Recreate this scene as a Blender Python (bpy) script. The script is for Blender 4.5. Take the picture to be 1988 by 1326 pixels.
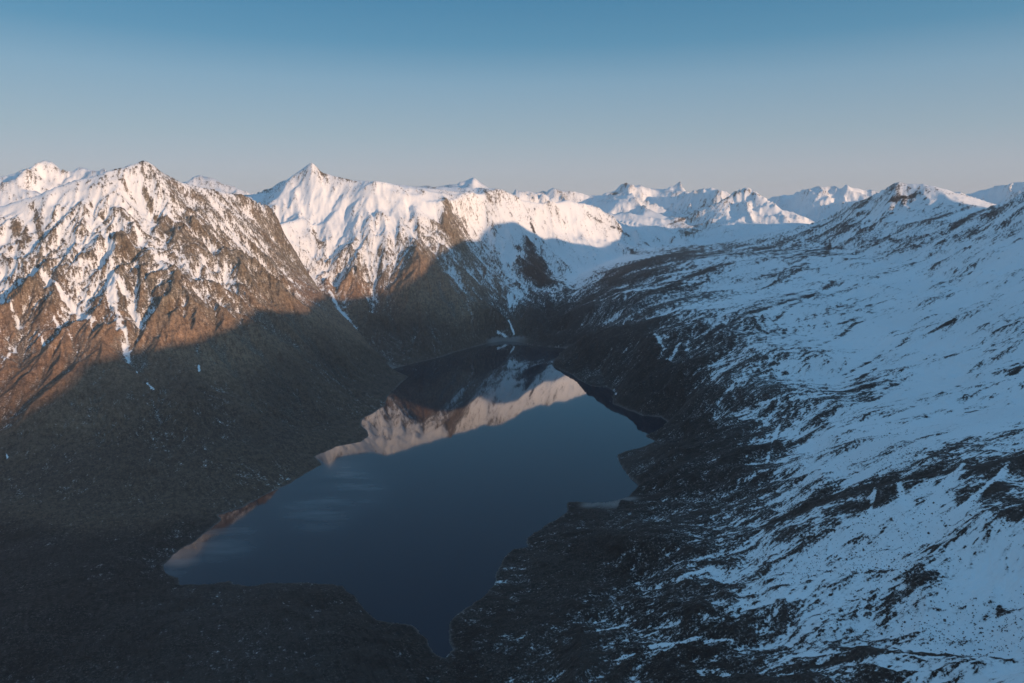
import bpy, bmesh, math, random
import numpy as np
from mathutils import Vector, Matrix
from mathutils.geometry import delaunay_2d_cdt
C = bpy.context.scene
R = math.radians
for o in list(bpy.data.objects): bpy.data.objects.remove(o)

# ------------------------------------------------------------------ camera
PITCH, FPX, EYE = 11.2, 1325.0, 1000.0         # tilt down, focal length in px of a 1988 px wide frame, metres above the lake
cam = bpy.data.cameras.new('camera'); camo = bpy.data.objects.new('camera', cam); C.collection.objects.link(camo)
camo.location = (0, 0, EYE); camo.rotation_euler = (R(90 - PITCH), 0, 0)
cam.sensor_width = 36; cam.lens = 36 * FPX / 1988; cam.clip_start = 1; cam.clip_end = 120000
C.camera = camo

# ------------------------------------------------------------------ sky, sun, exposure
SUN_EL, SUN_AZ = 7.0, 127.0                    # azimuth clockwise from +Y (the way the camera looks)
w = bpy.data.worlds.new('World'); C.world = w; w.use_nodes = True
nt = w.node_tree; bg = nt.nodes['Background']
sk = nt.nodes.new('ShaderNodeTexSky'); sk.sky_type = 'NISHITA'; sk.sun_disc = False
sk.sun_elevation = R(SUN_EL); sk.sun_rotation = R(SUN_AZ); sk.altitude = 1500
sk.air_density = 1.0; sk.dust_density = 0.5; sk.ozone_density = 3.0
bg.inputs[1].default_value = 0.15
# late light: the band over the horizon greyer and pinker than the clean Nishita sky, the height of the sky less black
tc = nt.nodes.new('ShaderNodeTexCoord'); sx_ = nt.nodes.new('ShaderNodeSeparateXYZ'); nt.links.new(tc.outputs['Generated'], sx_.inputs[0])
rp = nt.nodes.new('ShaderNodeValToRGB'); nt.links.new(sx_.outputs[2], rp.inputs[0]); rp.color_ramp.interpolation = 'LINEAR'
TINT = [(0, (.50,.45,.50)), (3, (.50,.45,.50)), (5.5, (.60,.50,.42)), (9.5, (.62,.55,.46)), (15, (.30,.50,.50)), (20, (.45,.7,.65)), (35, (.8,1,1)), (60, (1,1,1))]
while len(rp.color_ramp.elements) < len(TINT): rp.color_ramp.elements.new(.5)
for e_, (el_, c_) in zip(rp.color_ramp.elements, TINT): e_.position = math.sin(R(el_)); e_.color = (*c_, 1)
def tint_mul(a_, b_):
    m_ = nt.nodes.new('ShaderNodeMix'); m_.data_type = 'RGBA'; m_.blend_type = 'MULTIPLY'; m_.inputs[0].default_value = 1
    nt.links.new(a_, m_.inputs[6]); nt.links.new(b_, m_.inputs[7]) if not isinstance(b_, tuple) else setattr(m_.inputs[7], 'default_value', b_); return m_.outputs[2]
r2 = nt.nodes.new('ShaderNodeValToRGB'); nt.links.new(sx_.outputs[2], r2.inputs[0])
GRAD = [(0, (.40,.415,.455)), (3, (.37,.405,.455)), (5.5, (.285,.375,.45)), (9.5, (.19,.325,.44)), (12.3, (.09,.245,.38)), (15.5, (.060,.200,.335)), (25, (.095,.240,.40)), (60, (.125,.28,.46))]
while len(r2.color_ramp.elements) < len(GRAD): r2.color_ramp.elements.new(.5)
for e_, (el_, c_) in zip(r2.color_ramp.elements, GRAD): e_.position = math.sin(R(el_)); e_.color = (*c_, 1)
mx = nt.nodes.new('ShaderNodeMix'); mx.data_type = 'RGBA'; mx.inputs[0].default_value = .85
nt.links.new(tint_mul(sk.outputs[0], rp.outputs[0]), mx.inputs[6]); nt.links.new(tint_mul(r2.outputs[0], (3.83, 3.83, 3.83, 1)), mx.inputs[7])
nt.links.new(mx.outputs[2], bg.inputs[0])
sl = bpy.data.lights.new('sun', 'SUN'); sl.energy = 2.6; sl.angle = R(0.5); sl.color = (1, .67, .43)
so = bpy.data.objects.new('sun', sl); C.collection.objects.link(so)
SD = Vector((math.sin(R(SUN_AZ)) * math.cos(R(SUN_EL)), math.cos(R(SUN_AZ)) * math.cos(R(SUN_EL)), math.sin(R(SUN_EL))))
so.rotation_euler = SD.to_track_quat('Z', 'Y').to_euler(); so.location = (0, 0, 3000)
C.view_settings.view_transform = 'Standard'; C.view_settings.look = 'None'
C.view_settings.exposure = 1.0; C.view_settings.gamma = 1; C.view_settings.use_curve_mapping = False
C.render.engine = 'CYCLES'
C.cycles.max_bounces = 6; C.cycles.diffuse_bounces = 3; C.cycles.glossy_bounces = 2; C.cycles.volume_bounces = 0
C.cycles.use_denoising = True; C.cycles.denoiser = 'OPENIMAGEDENOISE'; C.cycles.denoising_input_passes = 'RGB_ALBEDO_NORMAL'; C.cycles.denoising_prefilter = 'ACCURATE'

# ------------------------------------------------------------------ survey: where each feature of the land stands
cp, sp = math.cos(R(PITCH)), math.sin(R(PITCH))
def direction(px, py):
    sx, sy = (px - 994) / FPX, (663 - py) / FPX
    return sx, cp + sy * sp, -sp + sy * cp
def P(px, py, Y):                              # sighting at a known distance
    dx, dy, dz = direction(px, py); t = Y / dy
    return (dx * t, Y, EYE + dz * t)
def Q(px, py, z):                              # sighting at a known height
    dx, dy, dz = direction(px, py); t = (z - EYE) / dz
    return (dx * t, dy * t, z)

pts, lines, tags = [], [], []                  # pts: x, y, z, snow, relief (0 = keep the surveyed height exactly)
TAG = {}
def tagid(t): return TAG.setdefault(t, len(TAG))
def V(p, snow, relief, tag):
    pts.append((p[0], p[1], p[2], snow, relief)); tags.append(tagid(tag)); return len(pts) - 1
def L(plist, tag, relief=.6, snow=None, closed=False):
    ids = []
    for q in plist:
        p = P(*q[:3]); s = q[3] if len(q) > 3 else snow
        ids.append(V(p, s, relief, tag))
    for a, b in zip(ids, ids[1:]): lines.append((a, b))
    if closed: lines.append((ids[-1], ids[0]))
    return ids
def S(plist, tag, relief=1.0):
    return [V(P(*q[:3]), q[3], q[4] if len(q) > 4 else relief, tag) for q in plist]
def W(plist, tag, relief=1.0):                 # x, y, z, snow
    return [V(q[:3], q[3], relief, tag) for q in plist]

SHORE = [(1000,663),(968,663),(950,666),(885,683),(860,692),(800,707),(757,717),(793,731),(784,739),(763,758),(753,771),(746,788),
 (725,803),(702,813),(700,824),(713,836),(718,847),(700,858),(650,868),(611,886),(626,902),(600,915),(560,940),(520,957),
 (470,985),(423,1000),(430,1008),(405,1030),(380,1050),(330,1080),(315,1100),(318,1112),(346,1122),(353,1135),(400,1136),
 (430,1131),(445,1128),(480,1140),(520,1132),(600,1130),(665,1137),(690,1160),(710,1185),(735,1208),(760,1209),(800,1212),
 (825,1235),(838,1262),(845,1272),(862,1277),(879,1260),(872,1235),(875,1205),(890,1190),(920,1175),(950,1150),(962,1133),
 (960,1118),(980,1082),(1000,1066),(1025,1063),(1023,1045),(1060,1020),(1090,1003),(1103,993),(1100,975),(1120,974),
 (1150,978),(1178,975),(1218,968),(1225,958),(1240,942),(1225,930),(1210,910),(1205,899),(1197,884),(1210,878),(1246,869),
 (1273,857),(1252,846),(1281,834),(1297,818),(1285,810),(1248,807),(1226,798),(1189,784),(1190,773),(1193,760),(1177,752),
 (1150,750),(1124,738),(1112,728),(1088,718),(1072,710),(1076,700),(1088,686),(1100,676),(1070,674),(1035,671),(1010,665)]
shore_w = [Q(a, b, 0) for a, b in SHORE]
def shore_tag(i):
    a, b = SHORE[i]
    if i < 7: return 'horn'
    if i < 24: return 'west'
    if i < 49: return 'floor'
    if i < 95: return 'east'
    return 'head'
ids = [V(p, 0.0, 0.0, shore_tag(i)) for i, p in enumerate(shore_w)]
for a, b in zip(ids, ids[1:] + ids[:1]): lines.append((a, b))
for a, b in [(500,1060),(620,1020),(700,960),(800,900),(900,820),(950,740),(1000,710),(900,1100),(800,1100),(1000,950),(1100,900),(850,1190),(1050,780),(1130,840)]:
    p = Q(a, b, 0); V((p[0], p[1], -35), 0, 0, 'floor')

# --- west mountain (front left)
CREST_W = [(-420,440,3500),(-250,425,3600),(-120,415,3650),(0,397,3700),(70,380,3720),(155,366,3760),(190,360,3800),(212,348,3850),(223,322,3950),(258,316,4000),(282,304,4050),(296,306,4060),
 (320,331,4120),(345,343,4180),(372,352,4250),(400,362,4330),(440,366,4450),(485,376,4600),(512,388,4700),(530,402,4750),(545,440,4680),(568,500,4560),(600,540,4450),(630,570,4350),
 (660,602,4270),(700,645,4170),(740,690,4060),(775,722,3960)]
sn = [.9,.9,.95,1,.95,.9,.85,.8,.7,.7,.55,.5,.55,.62,.6,.62,.6,.6,.55,.5,.4,.3,.1,0,0,0,0,0]
L([(a,b,c,s) for (a,b,c),s in zip(CREST_W, sn)], 'west', .3)
foot = [V(Q(a, b, c), 0, .3, 'west') for a, b, c in [(-300,980,60),(-150,975,45),(0,958,35),(100,962,32),(190,972,28),(300,970,24),(420,962,20),(500,943,20)]]
for a, b in zip(foot, foot[1:]): lines.append((a, b))
S([(-300,700,2800,.2),(-100,700,2780,.12),(0,700,2800,.12),(120,700,2800,.1),(240,690,2860,.1),(400,690,3000,.0),(520,690,3180,0),(600,690,3400,0),(660,720,3560,0),(690,760,3420,0),
   (-150,560,3150,.55),(0,560,3150,.45),(150,560,3180,.45),(260,540,3260,.42),(380,540,3360,.38),(480,560,3500,.25),(560,600,3650,.1),
   (100,450,3480,.8),(250,430,3600,.62),(380,440,3800,.55),(470,460,4000,.5),(520,500,4150,.4),(0,850,2450,0),(200,850,2460,0),(400,850,2560,0),(520,830,2760,0),(600,820,2900,0)], 'west', 1)
W([(-3300,3000,450,.2),(-3600,4300,700,.9),(-2800,5000,680,.9),(-2100,5300,760,.9),(-1900,5200,820,.9)], 'west')
# --- horn peak (second mountain)
L([(470,378,6300,1),(500,376,6200,.9),(530,372,6100,.8),(552,352,6050,.8),(570,336,6000,.8),(588,328,6000,.7),(597,318,6000,.9),(606,311,6000,.9),(614,318,6000,.6),(622,333,6000,.6),(650,340,5980,.7),(700,350,5930,.7),(712,352,5900,.8),(727,349,5850,.75)], 'horn', .1)
L([(727,349,5850,1),(755,367,5800,.9),(783,383,5780,.9),(819,388,5800,.95),(854,386,5860,.7),(861,389,5880,.6),(900,383,6150,.8),(918,374,6350,.72),(940,377,6440,.85),(954,370,6500,.75),(968,365,6600,.7),(985,374,6620,.75),(996,377,6650,.8),(1015,386,6700,.75),(1032,390,6750,.8),(1053,393,6850,.75),(1066,389,6900,.7),(1080,390,6950,.8),(1102,385,7050,.9),(1124,392,7150,.9),(1156,400,7250,.9),(1185,418,7300,.8),(1215,438,7300,.75),(1240,450,7250,.7)], 'horn', .1)
L([(727,349,5850,1),(731,400,5620,.9),(735,450,5350,.75),(738,510,5130,.5),(745,560,4930,.2),(775,640,4600,0),(800,690,4400,0)], 'horn', .5)
L([(540,432,5230,.9),(580,522,4960,.6),(645,592,4700,.3),(700,652,4450,.1),(745,700,4230,.2)], 'horn', .3)
S([(640,400,5680,1,.5),(600,420,5580,1,.5),(680,450,5420,1,.5),(610,480,5250,.85,.6),(650,530,5050,.45),(700,540,5020,.4),(690,580,4850,.1),(740,620,4650,.0)], 'horn')
L([(861,389,5880,.5),(866,430,5700,.4),(872,470,5500,.35),(895,520,5280,.3),(925,580,5050,.1),(950,630,4880,0)], 'horn', .5)
L([(790,383,5780,.95),(800,440,5450,.6),(810,500,5130,.15),(830,580,4830,0),(850,650,4600,0)], 'horn', .7)
L([(954,370,6500,1),(935,430,6250,.85),(945,480,6000,.6),(965,540,5650,.4),(985,600,5300,.2),(992,645,5080,.2)], 'horn', .4)
L([(918,374,6350,.9),(905,430,6050,.6),(920,500,5700,.4),(950,560,5380,.25),(975,620,5080,.2)], 'horn', .5)
# --- cirque at the head of the lake
L([(1032,390,6750,1),(1040,440,6520,.9),(1050,490,6280,.3),(1058,530,6000,.2),(1050,556,5760,.4)], 'head', .5)
L([(995,570,5480,.6),(1020,566,5600,.6),(1060,563,5660,.5),(1110,575,5560,.5)], 'head', .3)
S([(1000,470,6150,.85,.5),(1000,520,5850,.6,.8),(1020,545,5700,.6)], 'head')
S([(1120,535,6150,1,.2),(1100,500,6450,1,.2),(1160,515,6450,1,.2),(1200,500,6650,1,.2),(1240,484,6950,1,.2),(1100,450,6800,1,.3),(1160,460,6950,1,.3),(1200,470,7050,.95,.4)], 'head')
S([(1010,610,5250,.1),(1060,620,5180,.0),(1100,620,5120,.0),(1000,645,5060,.2)], 'head')
# benches behind
L([(1240,450,7250,.8),(1240,474,7080,.8)], 'head', .3)
L([(1238,477,7150,.9),(1255,452,7450,1),(1290,440,7600,1),(1300,455,7400,1)], 'head', .2)
S([(1190,424,7900,1,.2),(1170,410,8600,1,.2),(1250,415,8600,1,.2),(1240,432,8000,1,.1),(1195,396,9400,1,.2)], 'head')
# --- east mountain (right)
RIDGE_E = [(1104,640,5020,0),(1112,600,5180,0),(1135,580,5330,.1),(1165,556,5450,.2),(1215,522,5650,.25),(1260,503,5850,.3),(1300,495,6050,.35),(1345,487,6300,.5),(1400,470,6600,.9),(1460,466,6800,.9),(1520,462,6800,.9),(1560,457,6700,.8),
 (1592,428,6400,.6),(1642,411,6250,.55),(1680,383,6100,.5),(1721,361,5950,.7),(1745,350,5850,.65),(1767,358,5800,.72),(1784,351,5780,.7),(1797,360,5750,.8),(1812,360,5700,1),(1829,373,5600,.9),(1857,392,5400,.8),(1883,396,5200,.8),(1915,401,5000,.7),(1939,403,4850,.8),(1958,391,4700,.9),(1988,370,4550,.9),(2060,345,4300,.9)]
ire = L(RIDGE_E, 'east', .12)
EAST = [ # px,py,Y,snow
 (1112,700,4090,0),(1112,660,4400,0),(1150,700,3960,0),(1150,640,4320,0),(1180,715,3840,0),(1180,672,3920,0),(1185,640,4150,0),(1215,740,3500,0),(1250,755,3270,0),(1250,700,3480,0),(1245,640,3950,.1),(1290,690,3500,.05),(1260,570,4750,.45),(1330,600,4100,.45),(1340,540,4950,.55),(1400,560,4600,.75),(1400,505,5400,.65),(1500,500,5200,.75),
 (1300,765,3150,0),(1400,640,3600,.45),(1400,720,3020,.25),(1350,800,2720,0),(1330,850,2520,0),(1280,900,2350,0),(1300,960,2150,0),(1400,800,2620,.15),(1400,900,2250,.1),
 (1500,600,3750,.8),(1500,680,3120,.55),(1500,760,2650,.4),(1500,850,2350,.3),(1600,480,5600,.58),(1600,560,4150,.75),(1600,650,3400,.75),(1600,740,2820,.55),(1600,820,2350,.6),
 (1700,440,5500,.55),(1700,500,4600,.75),(1700,600,3600,1),(1700,700,2900,.85),(1700,790,2350,.85),(1800,430,5000,.58),(1800,520,4050,.9),(1800,640,3050,.95),(1800,720,2600,.9),(1800,800,2180,1),
 (1900,440,4350,.6),(1900,560,3350,1),(1900,680,2600,.95),(1900,770,2180,.9),(1988,450,3750,.95),(1988,560,3000,1),(1988,680,2420,1),(1988,780,2020,1),
 (1250,1000,1950,0),(1150,1030,1850,0),(1100,1080,1750,0),(1200,1100,1680,0),(1050,1150,1600,0),(1000,1230,1420,0),(920,1290,1340,0),(1000,1326,1250,0),(1150,1200,1450,.05),(1150,1326,1180,.05),(1300,1050,1700,.1),(1350,1130,1500,.17),(1350,1230,1300,.2),(1300,1326,1130,.12),
 (1500,1100,1450,.6),(1500,1200,1260,.45),(1500,1326,1060,.3),(1650,1080,1380,.95),(1650,1180,1210,.7),(1650,1326,1000,.5),(1800,1080,1290,1),(1800,1180,1130,.85),(1800,1326,950,.7),(1950,1080,1190,1),(1950,1200,1040,.9),(1988,1326,880,.85),
 (1400,950,2050,.2),(1500,920,2050,.5)]
S(EAST, 'east', .8)
L([(1400,1012,1830,.15),(1500,985,1740,.35),(1620,943,1690,.45),(1750,900,1640,.45),(1880,872,1570,.4),(1988,868,1500,.5),(2150,850,1400,.6)], 'east', .5)
L([(1420,1048,1660,.2),(1500,1030,1600,.6),(1600,1015,1520,.9),(1700,1003,1440,.95),(1790,1010,1370,.95),(1880,1000,1320,.9),(1988,1010,1240,.9),(2150,1020,1130,.9)], 'east', .3)
L([(1520,950,1900,.7),(1620,905,1880,.9),(1750,862,1840,1),(1880,835,1780,1),(1988,825,1730,1),(2150,810,1600,1)], 'east', .3)
# crest of the east mountain, running on beyond the right edge and behind the viewpoint
# its height is surveyed from the edge of the shadow it throws: (lateral position, height of the sun ray there)
SHADOW = [(5359,1142),(5246,1250),(5110,1332),(4893,1317),(4780,1255),(4636,1173),(4340,1184),(4067,1133),(3853,1060),(3528,908),(3398,826),(3191,821),(3091,813),(3040,872),(2651,864),
 (2364,804),(2175,831),(1990,866),(1852,815),(1730,795),(1611,763),(1463,759),(1298,744),(1179,739),(1024,634),(914,587),(802,522),(500,470),(100,430),(-400,400),(-1000,400)]
PATH = np.array([(3366,4300),(3450,3600),(3450,2600),(3350,1900),(3200,1200),(3050,500),(2900,-200),(2700,-900),(2500,-1600),(2300,-2400),(2100,-3200)], float)
_s = np.array([math.sin(R(SUN_AZ)), math.cos(R(SUN_AZ))]); _l = np.array([-_s[1], _s[0]])
PU = PATH @ _l; CREST_E = []
for u_, w_ in SHADOW:
    x_ = np.interp(u_, PU[::-1], PATH[::-1, 0]); y_ = np.interp(u_, PU[::-1], PATH[::-1, 1])
    CREST_E.append((x_, y_, w_ + (x_ * _s[0] + y_ * _s[1]) * math.tan(R(SUN_EL)) + 6))
ice = W([(x, y, z, .9) for x, y, z in CREST_E], 'east', .05)
for a, b in zip([ire[-1]] + ice, ice): lines.append((a, b))
W([(2700,3000,860,1),(2250,2000,650,1),(1750,1300,520,1),(2150,1000,660,1),(1500,500,450,1),(1200,0,420,1),(1000,-1500,400,1),(600,600,180,.3),(300,-300,150,.3),(200,-2500,200,.3)], 'east', .6)
W([(4700,3300,500,1),(4700,1500,500,1),(4300,-500,500,1),(3800,-2800,500,1),(5200,5200,600,1)], 'east', .8)
# --- valley floor and moraine hills at the near end
def F(px, py, z, s=0, r=.8): V(Q(px, py, z), s, r, 'floor')
for q in [(0,1020,35),(120,1060,30),(260,1040,22),(350,1010,14),(200,1130,35),(60,1150,45),(300,1160,30),(420,1180,52),(560,1180,75),(640,1195,72),(690,1250,55),(760,1260,40),(820,1300,20),
          (100,1260,60),(300,1280,70),(500,1290,85),(650,1326,60),(800,1380,30),(0,1350,80),(-200,1200,60),(-300,1050,40),(400,1450,80),(850,1340,18),(900,1400,40)]: F(*q)
W([(-1500,400,80,0),(-600,-300,60,0),(0,300,60,0),(-2600,1400,90,0),(-3600,1800,300,.2),(-4200,3000,700,.8),(-700,-2500,60,0),(-3500,-500,200,.1),(-5500,0,900,.8),(-4500,-2800,800,.8)], 'floor', .8)
# --- ranges beyond: crest sightings; each summit sends a spur forward, each gap a hollow
def rng(plist, tag, front, drop, back=1500, bdrop=500, snow=.86, relief=.32, spur=.45):
    L(plist, tag, relief, snow)
    n = len(plist)
    for i, (px, py, Y) in enumerate(plist):
        x, y, z = P(px, py, Y)
        lo = plist[max(i-1,0)][1]; hi = plist[min(i+1,n-1)][1]
        peak = py <= lo and py <= hi and (lo - py) + (hi - py) > 4
        dip = py >= lo and py >= hi
        if peak: V((x + .02*x*0 , y - front*.45, z - drop*spur), snow, .7, tag)
        elif dip and 0 < i < n-1: V((x, y - front*.35, z - drop*.62), snow, .7, tag)
        if i % 2 == 0 or i == n-1: V((x, y - front, z - drop), snow, .8, tag)
        if i % 2 == 0 or i == n-1: V((x * (1 + back / y), y + back, z - bdrop), snow, .8, tag)
rng([(-300,360,7600),(-150,352,7300),(0,343,7000),(40,333,6950),(62,322,6900),(88,306,6850),(108,311,6850),(122,325,6850),(136,330,6850),(152,322,6850),(176,325,6800),(185,333,6750),(199,323,6650),(214,336,6550),(235,350,6500),(300,372,6700)], 'left_range', 1100, 520)
rng([(330,372,9600),(372,349,9500),(386,337,9500),(398,343,9500),(415,346,9500),(436,356,9400),(466,366,9300),(500,380,9300)], 'far_west_peak', 1500, 500)
rng([(505,366,7600),(520,358,7500),(545,349,7400),(566,342,7300),(590,350,7300)], 'horn', 500, 250, 900, 400, .7)
rng([(745,388,10800),(776,375,10600),(801,366,10500),(815,373,10500),(833,365,10500),(861,360,10500),(886,354,10500),(913,342,10500),(930,344,10450),(948,360,10400),(960,372,10400),(975,382,10300)], 'north_peak', 1900, 620)
rng([(985,383,9600),(993,373,9500),(1005,364,9500),(1013,370,9500),(1028,380,9400),(1053,375,10600),(1063,367,10600),(1074,362,10600),(1085,369,10600),(1100,381,10500)], 'twin_peak', 1000, 420)
rng([(1106,386,14500),(1117,380,14300),(1134,373,14200),(1148,379,14200),(1165,388,14000)], 'far_peak', 1500, 500)
rng([(1129,391,10500),(1158,378,10700),(1180,370,10900),(1205,359,11000),(1214,351,11000),(1220,359,11000),(1228,359,11000),(1235,366,11000),(1248,368,11000),(1265,377,11000),(1286,366,11400),(1304,357,11600),(1315,352,11600),(1322,359,11600),(1338,375,11200)], 'dark_peak', 1700, 420)
rng([(1348,374,10400),(1360,368,10300),(1377,365,10200),(1388,362,10200),(1402,369,10100),(1420,372,9900)], 'long_slope', 1300, 250)
# pyramid
L([(1359,447,8150,.7),(1390,410,8400,.8),(1410,388,8600,.8),(1423,377,8650,.8),(1440,365,8700,.9),(1453,361,8700,.9),(1466,367,8650,.9),(1482,380,8500,1),(1512,405,8250,1),(1540,425,8050,1),(1558,441,7900,1)], 'pyramid', .1)
S([(1430,430,8000,1,.6),(1413,464,7500,1,.3),(1470,462,7300,1,.2),(1510,456,7350,1,.2),(1330,470,7600,.8,.6),(1290,470,7300,.9,.3),(1380,480,7000,.9,.4),(1480,410,8200,1,.6),(1320,420,8700,.8,.6),(1380,400,9200,.9,.6),(1350,450,8000,.7,.7)], 'pyramid')
W([(3900,9400,800,1),(4200,8300,800,1),(3100,9800,850,1)], 'pyramid', .5)
rng([(1470,384,12000),(1493,382,11800),(1520,376,11600),(1547,370,11400),(1570,366,11200),(1591,361,11000),(1603,364,11000),(1620,359,10900),(1643,355,10800),(1658,363,10700),(1672,374,10600),(1690,385,10400),(1730,392,10300)], 'broad_peak', 2200, 560, 1500, 400)
S([(1570,440,8500,1,.4),(1600,435,8300,.9,.4)], 'broad_peak')
rng([(1780,392,11200),(1838,380,11200),(1853,370,11000),(1870,379,11000),(1913,366,11000),(1939,359,10900),(1973,353,10800),(1990,360,10700),(2060,350,10500),(2150,365,10200)], 'right_range', 1700, 420)
# the last horizon
hz = []
random.seed(5)
for i, px in enumerate(range(-500, 2501, 60)):
    hz.append((px, 392 + random.uniform(-7, 4), 19000 + random.uniform(-1500, 1500)))
rng(hz, 'horizon_range', 1800, 500, 2500, 500)
for px in range(-700, 2701, 200):
    V(P(px, 402, 15500), .95, .8, 'horizon_range') if not 1050 < px < 1200 else None
    V(P(px, 430, 27000), .95, .8, 'horizon_range')
W([(-7500,4500,900,.9),(-6500,2500,900,.9),(-9000,9000,900,1),(9500,9000,900,1),(7000,5500,800,1),(7000,1500,900,1),(6500,-3000,900,1),(-7500,-3500,900,1),(0,-5500,300,.5),(-4000,-5500,700,.5),(4000,-5500,800,.9),
   (-12000,14000,900,1),(14000,14000,900,1),(-22000,27000,900,1),(24000,27000,900,1),(-12000,5000,900,1),(12000,5000,900,1)], 'horizon_range', .6)

# ------------------------------------------------------------------ triangulate the survey and rasterise it
A = np.array(pts); T = np.array(tags)
vo, eo, fo, ov, oe, of = delaunay_2d_cdt([Vector((p[0], p[1])) for p in pts], lines, [], 0, 1e-3)
newv = np.zeros((len(vo), 5)); newt = np.zeros(len(vo), int)
extra = 0
for i, v in enumerate(vo):
    if ov[i]: newv[i] = A[ov[i][0]]; newt[i] = T[ov[i][0]]
    else:
        extra += 1
        d = np.hypot(A[:, 0] - v.x, A[:, 1] - v.y); k = np.argsort(d)[:3]; wt = 1 / (d[k] + 1)
        newv[i] = (A[k] * wt[:, None]).sum(0) / wt.sum(); newt[i] = T[k[0]]
    newv[i, 0], newv[i, 1] = v.x, v.y
print('survey', len(pts), 'crossings', extra, 'tris', len(fo))
def raster(x0, x1, y0, y1, st):
    nx, ny = int((x1 - x0) / st) + 1, int((y1 - y0) / st) + 1
    out = np.zeros((4, ny, nx), np.float32); out[3] = -1
    for f in fo:
        a, b, c = newv[f[0]], newv[f[1]], newv[f[2]]
        bx0, bx1 = min(a[0], b[0], c[0]), max(a[0], b[0], c[0]); by0, by1 = min(a[1], b[1], c[1]), max(a[1], b[1], c[1])
        i0, i1 = max(0, int((bx0 - x0) // st)), min(nx - 1, int((bx1 - x0) // st) + 1)
        j0, j1 = max(0, int((by0 - y0) // st)), min(ny - 1, int((by1 - y0) // st) + 1)
        if i1 < i0 or j1 < j0: continue
        X, Y = np.meshgrid(x0 + np.arange(i0, i1 + 1) * st, y0 + np.arange(j0, j1 + 1) * st)
        det = (b[1] - c[1]) * (a[0] - c[0]) + (c[0] - b[0]) * (a[1] - c[1])
        if abs(det) < 1e-6: continue
        l0 = ((b[1] - c[1]) * (X - c[0]) + (c[0] - b[0]) * (Y - c[1])) / det
        l1 = ((c[1] - a[1]) * (X - c[0]) + (a[0] - c[0]) * (Y - c[1])) / det
        l2 = 1 - l0 - l1; m = (l0 >= -1e-6) & (l1 >= -1e-6) & (l2 >= -1e-6)
        for k in range(3):
            v = l0 * a[2 + k] + l1 * b[2 + k] + l2 * c[2 + k]
            out[k, j0:j1 + 1, i0:i1 + 1][m] = v[m]
        tt = np.array([newt[f[0]], newt[f[1]], newt[f[2]]])
        tg = tt[np.argmax(np.stack([l0 + l1 * (tt[1] == tt[0]) + l2 * (tt[2] == tt[0]), l1 + l0 * (tt[0] == tt[1]) + l2 * (tt[2] == tt[1]), l2 + l0 * (tt[0] == tt[2]) + l1 * (tt[1] == tt[2])]), 0)]
        out[3, j0:j1 + 1, i0:i1 + 1][m] = tg[m]
    return out
def blur(a, s):
    r = int(3 * s) + 1; k = np.exp(-.5 * (np.arange(-r, r + 1) / s) ** 2); k /= k.sum()
    b = np.pad(a, ((r, r), (0, 0)), 'edge'); a = sum(k[i] * b[i:i + a.shape[0]] for i in range(2 * r + 1))
    b = np.pad(a, ((0, 0), (r, r)), 'edge'); return sum(k[i] * b[:, i:i + a.shape[1]] for i in range(2 * r + 1))
class Field:
    def __init__(s, x0, x1, y0, y1, st, sm):
        s.x0, s.y0, s.st = x0, y0, st
        r = raster(x0, x1, y0, y1, st)
        z, s.snow, rel, s.tag = r
        rel = np.clip(rel, 0, 1); keep = np.clip(1 - rel / .35, 0, 1)
        zb = blur(z, sm / st); lake = blur((z < -.01).astype(np.float32), 1)
        keep = np.maximum(keep, np.clip(lake * 3, 0, 1))
        s.z = zb * (1 - keep) + z * keep
        s.rel = blur(rel, 1.2); s.snow = blur(s.snow, 30 / st)
        zz = blur(z, 2 * sm / st)
        s.gy, s.gx = np.gradient(zz, st)
    def get(s, name, x, y):
        a = getattr(s, name); u = (x - s.x0) / s.st; v = (y - s.y0) / s.st
        u = np.clip(u, 0, a.shape[1] - 1.001); v = np.clip(v, 0, a.shape[0] - 1.001)
        i, j = u.astype(int), v.astype(int)
        if name == 'tag': return a[np.round(v).astype(int), np.round(u).astype(int)]
        fu, fv = u - i, v - j
        return (a[j, i] * (1 - fu) + a[j, i + 1] * fu) * (1 - fv) + (a[j + 1, i] * (1 - fu) + a[j + 1, i + 1] * fu) * fv
near = Field(-7000, 7500, -3500, 9200, 11, 25)
far = Field(-22000, 24000, 3000, 26500, 24, 20)
def sample(name, x, y):
    n = near.get(name, x, y); f = far.get(name, x, y)
    k = np.clip((y - 8400) / 600, 0, 1); k = np.maximum(k, np.clip((np.abs(x) - 6300) / 500, 0, 1))
    if name == 'tag': return np.where(k > .5, f, n)
    return n * (1 - k) + f * k

# ------------------------------------------------------------------ noise and erosion
def h2(i, j, s):
    v = np.sin(i * 127.1 + j * 311.7 + s * 74.7) * 43758.5453; a = v - np.floor(v)
    v = np.sin(i * 269.5 + j * 183.3 + s * 19.1) * 24634.6345; return a, v - np.floor(v)
def vnoise(x, y, s=0):
    i, j = np.floor(x), np.floor(y); u, v = x - i, y - j; u = u * u * u * (u * (u * 6 - 15) + 10); v = v * v * v * (v * (v * 6 - 15) + 10)
    a = h2(i, j, s)[0]; b = h2(i + 1, j, s)[0]; c = h2(i, j + 1, s)[0]; d = h2(i + 1, j + 1, s)[0]
    return ((a * (1 - u) + b * u) * (1 - v) + (c * (1 - u) + d * u) * v) * 2 - 1
def fbm(x, y, wl, octs, s=0, gain=.5):
    t = np.zeros_like(x); a = 1; n = 0
    for k in range(octs):
        t += a * vnoise(x / wl + k * 17.3, y / wl - k * 9.1, s + k); n += a; a *= gain; wl *= .5
        x, y = .8 * x - .6 * y, .6 * x + .8 * y
    return t / n
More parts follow.
